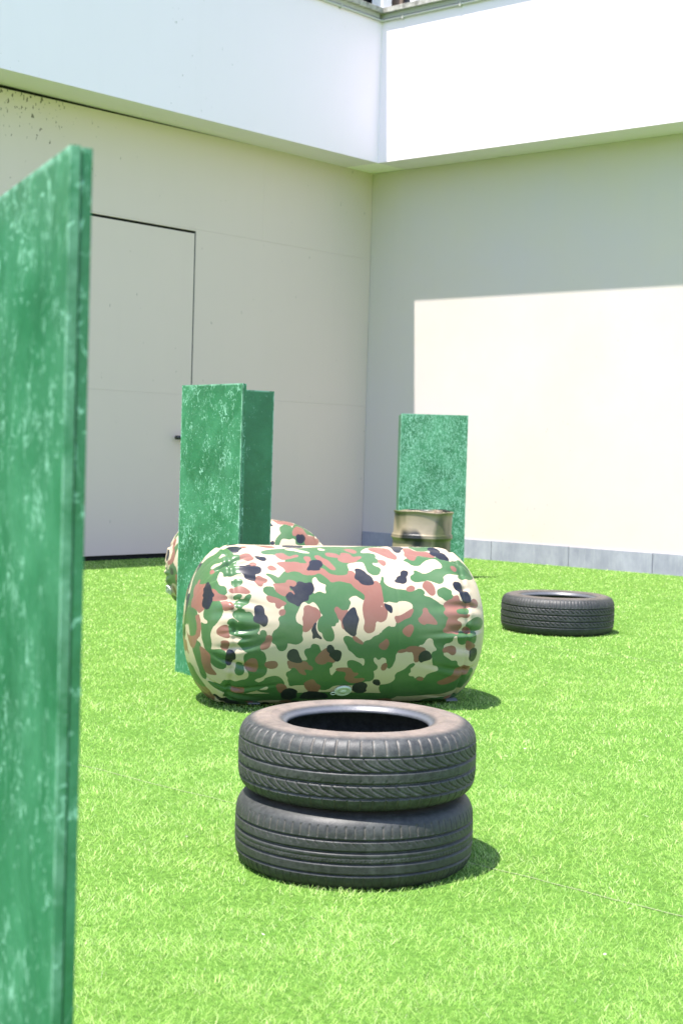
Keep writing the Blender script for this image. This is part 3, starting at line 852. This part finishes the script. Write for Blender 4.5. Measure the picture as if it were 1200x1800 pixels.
BLOBS = [[[-571,18,-532,65,-489,21,-480,70,-472,109,-476,131,-450,148,-452,181,-475,193,-469,229,-464,243,-456,266,-477,261,-524,264,-527,235,-539,221,-554,248,-554,290,-546,306,-525,318,-524,358,-552,344,-564,316,-576,295,-580,318,-578,359,-544,385,-539,404,-542,443,-553,465,-567,489,-579,502,-587,544,-583,572,-580,599,-584,631,-556,612,-535,610,-524,624,-521,665,-525,698,-555,711,-578,697,-587,685,-592,649,-599,621,-608,581,-611,532,-611,481,-606,443,-605,405,-592,405,-608,403,-624,353,-641,131,-637,84,-627,53,-613,-7,-597,8],[-641,149,-626,340,-626,410,-621,498,-621,550,-643,677,-645,-802,-643,301],[-627,602,-624,623,-616,615,-612,648,-610,682,-606,711,-599,746,-592,782,-582,807,-584,835,-595,854,-602,832,-611,810,-619,789,-626,761,-630,736,-632,709,-628,646],[-502,301,-493,293,-476,291,-460,298,-460,317,-483,331,-499,319],[-493,366,-469,364,-466,376,-487,382,-496,376],[-494,396,-477,386,-454,388,-449,373,-431,367,-430,375,-438,388,-441,403,-465,415,-472,425,-488,422,-495,413],[-504,450,-494,434,-472,430,-459,434,-456,445,-435,442,-423,460,-422,480,-405,487,-397,498,-401,518,-413,529,-393,543,-392,518,-373,518,-368,539,-370,560,-385,574,-391,594,-396,600,-376,610,-365,630,-368,653,-369,664,-358,681,-359,706,-371,724,-392,728,-406,741,-392,751,-380,758,-361,743,-356,729,-325,720,-296,726,-272,762,-267,832,-312,825,-372,810,-378,798,-355,804,-334,800,-335,772,-375,793,-440,829,-507,849,-528,847,-558,844,-575,834,-551,820,-527,798,-522,760,-506,757,-482,758,-457,743,-433,736,-425,718,-431,693,-447,680,-451,653,-456,629,-451,614,-435,611,-457,600,-471,583,-485,569,-455,546,-502,537,-522,527,-522,498,-490,487,-473,484,-496,465],[-523,479,-515,468,-499,467,-486,487,-490,492,-522,492],[-479,660,-466,658,-458,668,-450,694,-457,711,-474,714,-485,702,-481,680],[-355,118,-322,98,-244,80,-196,79,-137,63,-31,32,45,46,142,-1,228,-6,184,27,119,52,85,96,70,125,130,124,135,148,127,166,142,182,134,201,105,196,108,218,135,233,134,247,120,272,98,272,76,249,78,212,66,188,-1,204,-7,219,-3,254,-19,305,7,332,38,353,55,378,45,391,31,383,7,366,-28,387,-14,398,-19,413,-28,433,-57,437,-69,467,-69,484,-80,484,-84,500,-100,498,-101,502,-91,519,-86,544,-93,560,-115,560,-130,547,-134,526,-152,519,-156,495,-148,467,-128,456,-144,442,-146,427,-163,399,-176,396,-192,408,-202,396,-220,398,-233,424,-251,456,-247,486,-220,500,-218,512,-226,536,-219,551,-219,561,-239,574,-261,570,-283,566,-282,582,-291,600,-313,600,-324,582,-328,573,-345,567,-344,526,-316,505,-312,484,-319,470,-309,460,-294,449,-292,407,-320,385,-344,379,-361,370,-377,354,-372,336,-336,333,-331,350,-314,366,-290,370,-279,370,-267,354,-284,314,-321,319,-331,298,-341,284,-359,271,-347,270,-323,280,-307,296,-286,270,-277,257,-243,251,-268,200,-250,181,-280,184,-294,143,-348,139],[-207,608,-202,596,-181,593,-178,579,-170,574,-150,581,-142,601,-136,609,-120,596,-98,605,-72,650,-88,659,-85,675,-98,683,-91,705,-81,727,-65,700,-49,684,-8,689,-21,659,-17,649,5,648,39,663,46,681,58,664,51,632,22,636,-3,609,-18,601,-25,584,-42,562,-45,548,-35,541,-10,550,16,559,38,575,49,562,74,558,81,545,107,539,113,527,139,541,146,629,123,629,111,645,97,627,84,637,91,660,109,673,109,689,89,699,100,710,103,739,91,754,72,753,22,778,-16,773,-60,776,-83,804,-112,805,-162,775,-181,771,-224,769,-248,778,-254,753,-261,747,-260,728,-271,715,-271,701,-253,695,-251,657,-223,646,-191,650,-188,635,-201,619],[113,337,130,303,137,278,141,290,136,307,151,329,180,340,223,348,245,352,275,348,284,340,299,341,309,352,307,367,332,378,363,397,384,411,405,427,386,445,411,465,398,485,397,503,384,520,422,528,445,539,426,542,424,568,386,574,386,612,392,631,420,647,430,656,453,653,461,679,489,697,525,719,550,725,556,767,530,823,472,826,416,850,230,868,159,842,134,780,170,776,202,751,195,713,229,695,261,661,280,666,276,704,253,722,265,731,303,728,323,738,335,719,376,701,376,679,348,671,349,647,338,612,363,601,347,586,340,556,326,549,311,570,301,578,278,583,255,607,224,603,203,611,185,614,184,641,168,686,152,681,147,637,123,629,115,570,113,527,146,499,153,504,176,506,180,488,198,460,222,445,253,427,253,407,233,394,203,394,183,404,155,394,132,401,126,387],[248,183,276,164,295,178,317,152,331,130,382,141,405,141,420,141,436,166,462,168,499,145,536,138,559,147,567,176,569,226,529,272,509,277,477,287,474,274,495,248,462,262,432,257,400,279,404,297,386,316,361,306,333,294,317,301,282,308,264,298,260,280,283,264,283,244,300,251,319,268,348,260,379,237,415,231,418,205,408,186,390,167,353,176,328,197,316,215,282,216,269,191],[331,-9,351,20,419,-13,442,24,452,41,400,55,390,88,341,95,326,70,319,40],[367,351,378,340,402,332,416,343,430,347,427,367,438,374,425,389,401,392,388,378,370,371],[440,438,452,423,498,416,504,431,496,447,478,455,447,448],[445,532,461,525,490,529,537,524,543,565,536,585,496,567,485,580,460,578,447,557],[495,488,522,468,566,456,596,475,577,514,531,523,503,518,486,503],[-523,857,-440,829,-333,829,-188,827,-80,822,33,832,147,836,224,845,253,950,-503,981]],[[-567,153,-550,148,-535,164,-519,167,-530,178,-547,175,-563,175],[-619,416,-610,394,-601,392,-607,415,-606,454,-593,469,-594,485,-604,485,-612,474,-618,449],[-523,101,-502,96,-499,120,-518,138,-531,129],[-169,301,-150,281,-143,306,-126,317,-109,322,-116,338,-113,365,-131,358,-144,353,-171,366,-163,342],[-246,87,-207,79,-165,106,-145,123,-149,133,-181,127,-203,110,-248,97],[-99,63,-70,82,-75,102,-104,98],[139,477,151,453,172,456,178,477,176,502,150,502],[144,396,158,398,183,404,200,394,233,396,253,409,253,427,228,449,206,458,172,458,151,453,158,442,162,424,150,414],[185,614,203,611,224,603,232,610,248,612,254,601,262,607,266,646,279,658,291,663,305,658,334,646,351,662,350,676,373,679,378,692,376,701,334,714,324,744,314,732,295,727,283,744,280,728,257,728,250,716,261,705,254,687,264,682,277,666,261,660,238,654,223,661,211,674,184,692,169,691,184,666,184,638],[277,581,301,578,311,556,326,548,340,556,344,582,360,596,359,605,341,608,336,619,325,604,306,591,283,594],[162,730,169,714,191,715,198,741,194,748,176,735],[308,360,334,363,340,373,370,375,399,394,384,412,363,397,332,376,306,372]],[[-442,139,-422,128,-408,133,-399,155,-394,172,-401,187,-425,192,-445,182,-448,164],[-417,207,-404,202,-388,207,-395,219,-408,223,-416,224],[-341,228,-327,221,-315,234,-309,245,-323,251,-340,248,-344,238],[-399,286,-386,281,-371,293,-356,298,-360,310,-374,315,-380,329,-391,330,-407,312,-408,303],[-513,336,-490,332,-463,329,-440,348,-432,360,-452,364,-485,353,-505,353,-514,344],[-546,383,-523,386,-508,393,-501,405,-500,425,-515,428,-537,428,-539,404],[-576,297,-564,316,-552,348,-525,364,-522,379,-562,372,-579,361,-582,347,-569,343,-574,317],[-621,122,-615,180,-598,230,-590,241,-597,259,-602,298,-603,327,-607,354,-602,385,-608,400,-618,403,-624,347,-634,285,-632,203,-625,212],[-610,143,-605,155,-609,183,-615,172],[-567,171,-556,187,-558,209,-569,194],[-361,20,-322,27,-288,40,-284,69,-317,74,-338,50],[-427,54,-402,58,-421,81,-430,75],[-626,410,-621,413,-618,449,-615,498,-617,553,-620,583,-625,570,-621,498],[-643,677,-621,550,-622,593,-627,602,-628,646,-635,732,-640,765],[-559,514,-548,500,-532,494,-523,501,-522,527,-518,538,-515,546,-527,551,-555,542,-561,531],[-545,569,-524,564,-517,576,-522,604,-535,610,-546,598,-542,583],[-613,641,-601,640,-592,649,-582,654,-579,697,-573,728,-553,743,-555,754,-578,778,-589,785,-601,747,-606,701],[-449,656,-430,636,-409,635,-400,652,-395,680,-403,696,-432,688,-447,677],[-363,651,-330,647,-317,655,-315,671,-328,681,-351,680,-366,666],[-368,539,-351,538,-345,547,-350,568,-356,585,-373,594,-391,592,-385,574,-370,560],[-480,800,-447,783,-434,804,-444,830,-475,832,-488,816],[-308,766,-272,767,-256,796,-267,832,-289,813],[-300,138,-262,130,-258,147,-239,165,-218,147,-203,147,-204,159,-221,166,-249,178,-264,181,-280,184,-293,160],[-305,206,-268,200,-250,203,-220,199,-197,211,-167,209,-180,178,-176,160,-154,159,-157,190,-130,245,-114,236,-99,257,-83,273,-40,279,-14,275,-4,263,-4,249,22,258,20,293,34,301,46,318,90,322,96,304,117,308,124,337,126,387,127,398,108,420,119,428,128,407,139,407,141,427,141,453,131,477,106,483,102,474,88,481,86,502,84,520,65,528,47,523,40,505,48,481,40,456,37,427,44,398,55,376,38,353,7,332,0,313,-23,309,-54,300,-85,310,-94,296,-119,269,-136,261,-156,273,-196,273,-212,257,-243,251,-271,264,-274,238,-290,223],[-131,154,-115,147,-101,171,-82,185,-67,220,-56,244,-75,245,-90,226,-107,203,-128,175],[-80,134,-68,122,-33,133,-25,147,-16,154,-12,128,7,122,26,135,30,164,67,152,72,161,44,184,38,195,-11,201,-37,184,-26,166,-58,161,-78,151],[12,83,41,73,62,97,59,122,43,129,21,108],[125,57,178,47,212,63,217,112,229,153,219,178,202,170,170,147,145,113,126,97],[289,49,313,48,320,90,340,99,379,99,389,117,405,141,366,140,331,130,312,155,302,180,283,179,276,164,265,145,279,111,278,85],[139,182,158,180,170,191,166,211,152,220,142,200],[-333,319,-299,320,-277,315,-274,301,-256,302,-237,310,-235,323,-243,334,-268,330,-267,354,-281,370,-293,373,-310,363,-324,351,-327,332],[-265,355,-256,350,-239,365,-242,377,-251,376],[-363,374,-344,379,-320,385,-292,402,-285,405,-292,412,-310,417,-314,426,-327,423,-328,399,-349,401,-363,391],[-312,435,-292,432,-292,449,-309,456,-316,446],[-211,421,-193,413,-178,422,-161,427,-145,442,-144,460,-159,474,-166,491,-181,502,-192,515,-206,522,-217,519,-213,484,-219,466,-212,453],[-74,419,-67,424,-57,437,-42,437,-25,433,-43,459,-50,481,-42,498,-39,509,-47,511,-53,498,-54,477,-69,467,-73,449,-84,431],[315,309,332,301,348,313,357,333,357,359,343,371,330,361,317,342,306,330],[236,337,256,324,270,332,267,345,249,351,234,348],[454,215,469,213,480,225,468,240,456,229],[297,431,305,423,315,428,318,446,336,463,354,485,354,492,331,490,310,486,298,495,272,474,288,460,298,445],[172,460,195,460,222,445,253,427,252,438,239,463,213,469,198,481,180,488],[389,410,405,396,433,385,438,374,458,370,461,389,479,397,520,391,532,373,553,370,563,384,552,411,513,410,498,416,452,423,440,434,442,452,478,455,509,450,494,466,454,459,437,478,461,485,465,503,453,517,450,535,426,528,399,529,381,521,397,503,401,478,411,465,397,456,386,445,402,427],[213,509,239,495,250,499,254,513,243,534,236,545,220,538,205,524],[228,594,246,587,268,586,275,590,302,593,310,604,292,615,288,635,286,653,268,656,265,634,255,607,237,611,224,603],[188,611,202,601,224,600,225,608,203,612],[386,595,421,585,441,591,445,612,434,625,421,619,408,608,388,613],[491,566,510,572,541,593,538,607,514,613,496,606],[473,510,489,503,513,519,508,534,477,530],[463,692,491,684,523,693,535,716,522,729,496,731,476,752,434,774,405,780,385,763,413,749,446,726],[290,742,307,733,320,738,322,751,299,751],[-273,645,-240,654,-194,650,-189,666,-166,678,-167,694,-198,681,-204,694,-186,716,-212,708,-234,678,-249,673,-261,686,-274,656],[-160,638,-140,613,-120,594,-111,594,-108,607,-97,612,-97,624,-84,635,-72,650,-82,655,-108,648,-114,660,-135,663,-150,655],[-192,765,-174,746,-153,739,-141,766,-118,777,-119,808,-135,836,-162,814],[-67,687,-46,682,-20,683,-1,688,9,710,32,710,29,719,12,728,19,742,66,738,61,752,34,763,4,761,-22,737,-15,714,-25,697,-55,696],[-7,544,4,544,38,569,35,575,5,562],[108,577,126,566,140,552,149,570,142,592,129,600,109,588],[132,669,146,660,152,678,141,699,127,686]],[[-484,40,-472,43,-442,58,-426,80,-446,100,-450,114,-472,109,-478,71],[-387,155,-373,150,-359,163,-347,167,-343,185,-355,193,-372,187,-385,175],[-456,209,-438,218,-418,206,-414,225,-398,222,-379,229,-375,249,-384,267,-406,272,-403,290,-410,303,-426,301,-443,285,-446,267,-459,259,-465,243],[-585,235,-580,260,-577,315,-569,343,-579,346,-576,363,-585,387,-592,404,-602,385,-607,354,-603,325,-599,320,-602,298,-597,283,-597,259,-591,250],[-417,424,-406,414,-388,415,-378,428,-379,451,-366,463,-365,480,-371,496,-380,501,-389,494,-399,487,-418,482,-423,468,-414,456,-416,439],[-636,9,-636,88,-640,74,-642,34,-642,-86,-639,-67],[-583,-11,-583,16,-597,8,-606,-37,-601,-101,-591,-62],[-225,-10,-191,13,-153,20,-165,66,-204,66,-240,60,-248,36],[-159,193,-134,185,-114,188,-109,211,-116,227,-126,232,-127,246,-145,248,-166,246,-178,250,-179,240,-164,222],[-268,328,-248,337,-234,328,-230,311,-215,309,-198,319,-171,312,-163,342,-175,364,-190,369,-193,392,-209,393,-226,407,-234,419,-246,408,-270,399,-282,385,-282,371,-266,356,-257,365,-247,378,-240,370,-249,350],[26,239,48,239,64,254,69,267,89,281,95,308,90,320,67,323,42,316,34,301,20,293,19,282,28,264],[-2,422,5,428,8,453,17,468,14,484,9,498,6,516,4,537,-8,539,-26,528,-40,516,-44,498,-50,481,-45,467,-28,442],[-166,487,-162,486,-167,505,-162,519,-155,535,-137,549,-142,552,-159,544,-168,545,-173,551,-174,544,-173,530,-181,517,-175,505],[230,-5,282,12,291,42,265,85,254,111,236,113,232,87,238,53],[398,54,430,59,443,81,437,105,453,110,458,135,464,141,462,168,436,166,418,137,397,127,388,113,399,97,392,81],[224,255,237,245,253,252,252,268,238,281,241,294,236,309,221,315,209,310,194,309,190,300,198,294,204,280,222,276],[132,407,142,411,157,415,163,427,161,442,155,444,146,434,138,427],[443,317,451,305,469,304,483,312,488,335,505,342,509,354,521,368,520,389,487,396,477,387,472,370,466,348,448,334],[-523,608,-513,603,-499,608,-491,621,-489,643,-498,654,-501,674,-517,675,-523,666,-524,633],[-276,615,-270,602,-252,595,-235,605,-229,625,-214,648,-219,654,-240,654,-266,644,-276,631],[-113,590,-108,580,-96,578,-86,590,-84,602,-65,602,-52,610,-52,628,-57,647,-72,650,-84,635,-99,624,-98,611,-110,605],[-266,799,-242,790,-209,812,-213,832,-205,855,-220,888,-247,897,-278,832],[22,778,41,762,66,760,85,779,79,802,90,821,64,834,30,819],[105,749,115,746,129,749,139,778,126,779,106,765],[-190,855,-176,814,-117,821,-76,838,-63,895,-180,900],[286,622,304,606,322,608,334,621,340,637,330,646,305,653,298,659,287,647],[514,613,543,606,557,631,556,655,544,675,530,671,513,652,514,629]]]
BLOBS_REAR = [[[530,39,506,-9,518,-40,552,-35,487,-81,460,-92,460,-131,487,-162,478,-205,513,-231,514,-236,529,-192,545,-150,581,-150,595,-182,609,-49,586,-48,592,7,587,43,586,71,605,121,601,148,581,99,568,50,552,53],[-473,255,-463,281,-485,320,-468,361,-478,337,-433,345,-420,308],[-471,501,-458,525,-419,555,-371,514,-327,537,-287,552,-313,629,-383,659,-464,645,-468,567],[-374,392,-318,379,-261,438,-321,439,-352,426]],[[-341,571,-309,568,-321,603,-345,594]],[[353,16,376,-3,447,-16,435,-63,469,-77,500,-75,524,-38,499,5,476,37],[574,-25,530,-63,497,-109,527,-133,553,-149,546,-183,511,-243,533,-258,576,-240,603,-137,576,-124,568,-81,578,-50],[-435,367,-437,336,-365,366,-365,399,-409,406],[-430,493,-383,482,-374,507,-411,514],[-331,485,-310,468,-268,491,-285,507,-318,504],[-351,572,-269,568,-306,648,-353,644]],[[583,-55,569,-75,572,-91,561,-109,567,-131,581,-134,597,-113,601,-82,596,-57],[588,168,586,136,597,146,588,183],[458,70,492,71,511,69,516,86,485,85],[428,1,444,-17,431,-24,414,-17],[-484,465,-480,425,-444,421,-417,442,-423,485,-449,490]]]
bag('camouflage_bag', (-0.02, 6.50, 0), math.radians(15), 'large camouflage inflatable bag lying crosswise behind the stack of tyres', BLOBS, 480, 3, 0.0, (-0.016, 2.36))
bag('camouflage_bag', (-0.565, 9.08, 0), math.radians(-62), 'camouflage inflatable bag half hidden behind the green board bunker by the door', BLOBS_REAR, 280, 8, 1.0, (-0.44, 1.97), (-.34, .72), True)

# ================================================================== DRUM
def drum(loc, label):
    e = empty('steel_drum', loc, 0.4)
    tag(e, label, 'drum')
    H, R = 0.615, 0.243
    prof = [(R - .012, 0.0), (R + .004, .002), (R + .006, .010), (R + .002, .018), (R - .006, .024), (R - .004, .06)]
    for zr in (.205, .405):
        prof += [(R - .004, zr - .035), (R - .002, zr - .024), (R + .010, zr - .014), (R + .011, zr - .004), (R + .006, zr + .002), (R + .010, zr + .010), (R + .004, zr + .018), (R - .004, zr + .028)]
    prof += [(R - .004, H - .05), (R - .006, H - .028), (R - .002, H - .018), (R + .005, H - .010), (R + .005, H - .003), (R + .001, H), (R - .004, H - .002), (R - .008, H - .018), (R - .010, H - .030)]
    prof = np.array(prof)
    nth = 160
    th = np.linspace(0, 2 * PI, nth, endpoint=False)
    T = np.repeat(th[:, None], len(prof), 1); r = np.repeat(prof[None, :, 0], nth, 0); z = np.repeat(prof[None, :, 1], nth, 0)
    top = np.clip((z - .38) / .23, 0, 1)
    r = r + .0055 * np.sin(3 * T + 1.2 + 3 * z) * top + .004 * np.sin(5 * T + 6 * z)
    z = z + .006 * np.sin(2 * T + .6) * top + .004 * np.sin(5 * T) * top
    co = np.stack([r * np.cos(T), r * np.sin(T), z], -1).reshape(-1, 3)
    link_mesh('body', np_mesh('drum_body', co, grid_faces(nth, len(prof))), MAT_DRUM, e)
    bm = bmesh.new()
    prev = None; cen = None
    for rad, hz in ((R - .009, H - .030), (R - .02, H - .020), (R - .05, H - .014), (.10, H - .016), (.03, H - .020)):
        ring = [bm.verts.new((rad * math.cos(t), rad * math.sin(t), hz + .006 * math.sin(2 * t + .6) + .004 * math.sin(5 * t) * rad / R)) for t in th[::2]]
        if prev:
            for i in range(len(ring)): bm.faces.new((prev[i], prev[(i + 1) % len(ring)], ring[(i + 1) % len(ring)], ring[i]))
        prev = ring
    bm.faces.new(prev)
    bmesh.ops.recalc_face_normals(bm, faces=bm.faces)
    lid = from_bm('lid', bm, MAT_LID, e, True)
    bm = bmesh.new()
    bmesh.ops.create_cone(bm, cap_ends=True, segments=20, radius1=.038, radius2=.033, depth=.026, matrix=Matrix.Translation((.07, -.155, H - .004)))
    bmesh.ops.bevel(bm, geom=list(bm.edges), offset=.003, segments=1, affect='EDGES')
    from_bm('bung', bm, MAT_LID, lid)
    return e
drum((0.668, 12.45, 0), 'dented steel drum sprayed in blurred tan, green and black before the green bunker')

# ================================================================== TURF
def turf():
    vs, fs, tn = [], [], []
    nv = 0
    a2 = np.array([A.x, A.y]); b2 = np.array([B.x, B.y]); cor = np.array([COR.x, COR.y])
    bands = [(2.2, 3.5, 50000, .62, 1), (3.5, 5.2, 29000, .84, 1), (5.2, 7.6, 13500, 1.25, 1), (7.6, 11.0, 6800, 1.75, 1), (11.0, 18.0, 3000, 2.6, 1)]
    for y0, y1, dens, ws, segs in bands:
        x0, x1 = -.27 * y1 - 1.2, .27 * y1 + 1.4
        n = int((x1 - x0) * (y1 - y0) * dens)
        p = np.stack([rng.uniform(x0, x1, n), rng.uniform(y0, y1, n)], -1)
        side = np.maximum(-.25 * p[:, 1] - p[:, 0], p[:, 0] - .25 * p[:, 1])      # thinner beyond the frame
        ok = (side < 1.2) & ((side < .15) | (rng.random(n) < .55))
        rel = p - cor
        ok &= (rel @ a2 < -.016) & (rel @ b2 > .012)
        s = p @ a2
        for sline in (3.2, 7.2, 11.2):                              # joins between the rolls of turf
            wdt = .0045 + .004 * np.sin(p @ b2 * 9) + .003 * np.sin(p @ b2 * 31)
            ok &= ~((np.abs(s - sline) < wdt) & (rng.random(n) < .8))
        p = p[ok]; n = len(p)
        # tufted clumps: pull towards jittered grid nodes
        cell = .012 * ws
        c = np.floor(p / cell) * cell + cell / 2
        p = p + (c - p) * rng.uniform(.2, .75, (n, 1))
        pp = np.c_[p, np.zeros(n)]
        patch = val_noise(pp, 31, 9) * .6 + val_noise(pp, 33, 22) * .4
        h = (.0078 + .0085 * rng.random(n)) * (.65 + .65 * patch)
        wd = .0017 * ws * rng.uniform(.75, 1.3, n)
        # blades lie over in a slowly turning direction
        dirn = val_noise(pp, 41, 6.0) * 8 + rng.normal(0, 1.9, n)
        lean = np.abs(rng.normal(1.15, .5, n)) * h
        d = np.stack([np.cos(dirn), np.sin(dirn)], -1)
        fa = rng.uniform(0, 2 * PI, n)
        fx = np.stack([np.cos(fa), np.sin(fa)], -1) * wd[:, None] * .5
        z0 = np.full(n, -.002)
        base = np.c_[p, z0]; tip = np.c_[p + d * lean[:, None], h]
        mid = np.c_[p + d * lean[:, None] * .33, h * .62]
        f3 = np.c_[fx, np.zeros(n)]
        if segs == 2:
            v = np.stack([base - f3, base + f3, mid + f3 * .9, mid - f3 * .9, tip + f3 * .25, tip - f3 * .25], 1)
            q = np.array([[0, 1, 2, 3], [3, 2, 4, 5]])
        else:
            v = np.stack([base - f3, base + f3, tip + f3 * .35, tip - f3 * .35], 1)
            q = np.array([[0, 1, 2, 3]])
        k = v.shape[1]
        fs.append((nv + np.arange(n)[:, None, None] * k + q[None]).reshape(-1, 4))
        vs.append(v.reshape(-1, 3)); nv += n * k
        t = np.clip(rng.beta(.95, 1.1, n) * .95 + (patch - .5) * .55, 0, .92)
        odd = rng.random(n)
        t = np.where(odd > .985, rng.uniform(.88, 1.0, n), t)
        tn.append(np.repeat(t, k))
    me = np_mesh('artificial_turf', np.vstack(vs), np.vstack(fs))
    at = me.attributes.new('tint', 'FLOAT', 'POINT')
    at.data.foreach_set('value', np.concatenate(tn).astype(np.float32))
    o = link_mesh('artificial_grass', me, MAT_BLADE)
    tag(o, 'short bright green artificial turf covering the courtyard', 'grass', None, 'stuff')
    print('turf faces', len(me.polygons))
turf()

for d0 in (3.2, 7.2):                                          # the taped joins between the rolls of turf
    base = A * d0
    bm = bmesh.new()
    pts = [base + B * t + A * (.0035 * math.sin(t * 11) + .002 * math.sin(t * 37)) for t in [i * .05 - 9 for i in range(360)]]
    pts = [p for p in pts if 2.3 < p.y < 17 and abs(p.x) < .27 * p.y + .8 and (p - COR).dot(B) > .05]
    row = [(bm.verts.new(p - A * .003 + Z * .0055), bm.verts.new(p + A * .003 + Z * .0055)) for p in pts]
    for q0, q1 in zip(row[:-1], row[1:]): bm.faces.new((q0[0], q1[0], q1[1], q0[1]))
    tag(from_bm('turf_seam', bm, M('seam_backing', (0.17, 0.21, 0.10), 0.9, 0.1).m), kind='structure')

# ================================================================== LITTER
def litter():
    bm = bmesh.new()
    r = random.Random(5)
    for _ in range(26):
        y = r.uniform(3.2, 9.5); x = r.uniform(-.12 * y, .23 * y)
        if (x - TS.x) ** 2 + (y - TS.y) ** 2 < .2 or abs(y - 6.5) < .6: continue
        sz = r.uniform(.003, .007) * (1 + y * .06); a = r.uniform(0, 6.28)
        c = Vector((x, y, r.uniform(.010, .016)))
        ex = Vector((math.cos(a), math.sin(a), r.uniform(-.3, .3))) * sz; ey = Vector((-math.sin(a), math.cos(a), r.uniform(-.3, .3))) * sz * r.uniform(.4, .9)
        q = [bm.verts.new(c + ex * math.cos(k * 1.2566) + ey * math.sin(k * 1.2566)) for k in range(5)]
        bm.faces.new(q)
    bmesh.ops.solidify(bm, geom=list(bm.faces), thickness=.0012)
    o = from_bm('litter', bm, M('pale_flakes', (0.6, 0.56, 0.5), 0.8, 0.2).m)
    tag(o, 'tiny pale scraps scattered over the turf', 'litter', None, 'stuff')
litter()
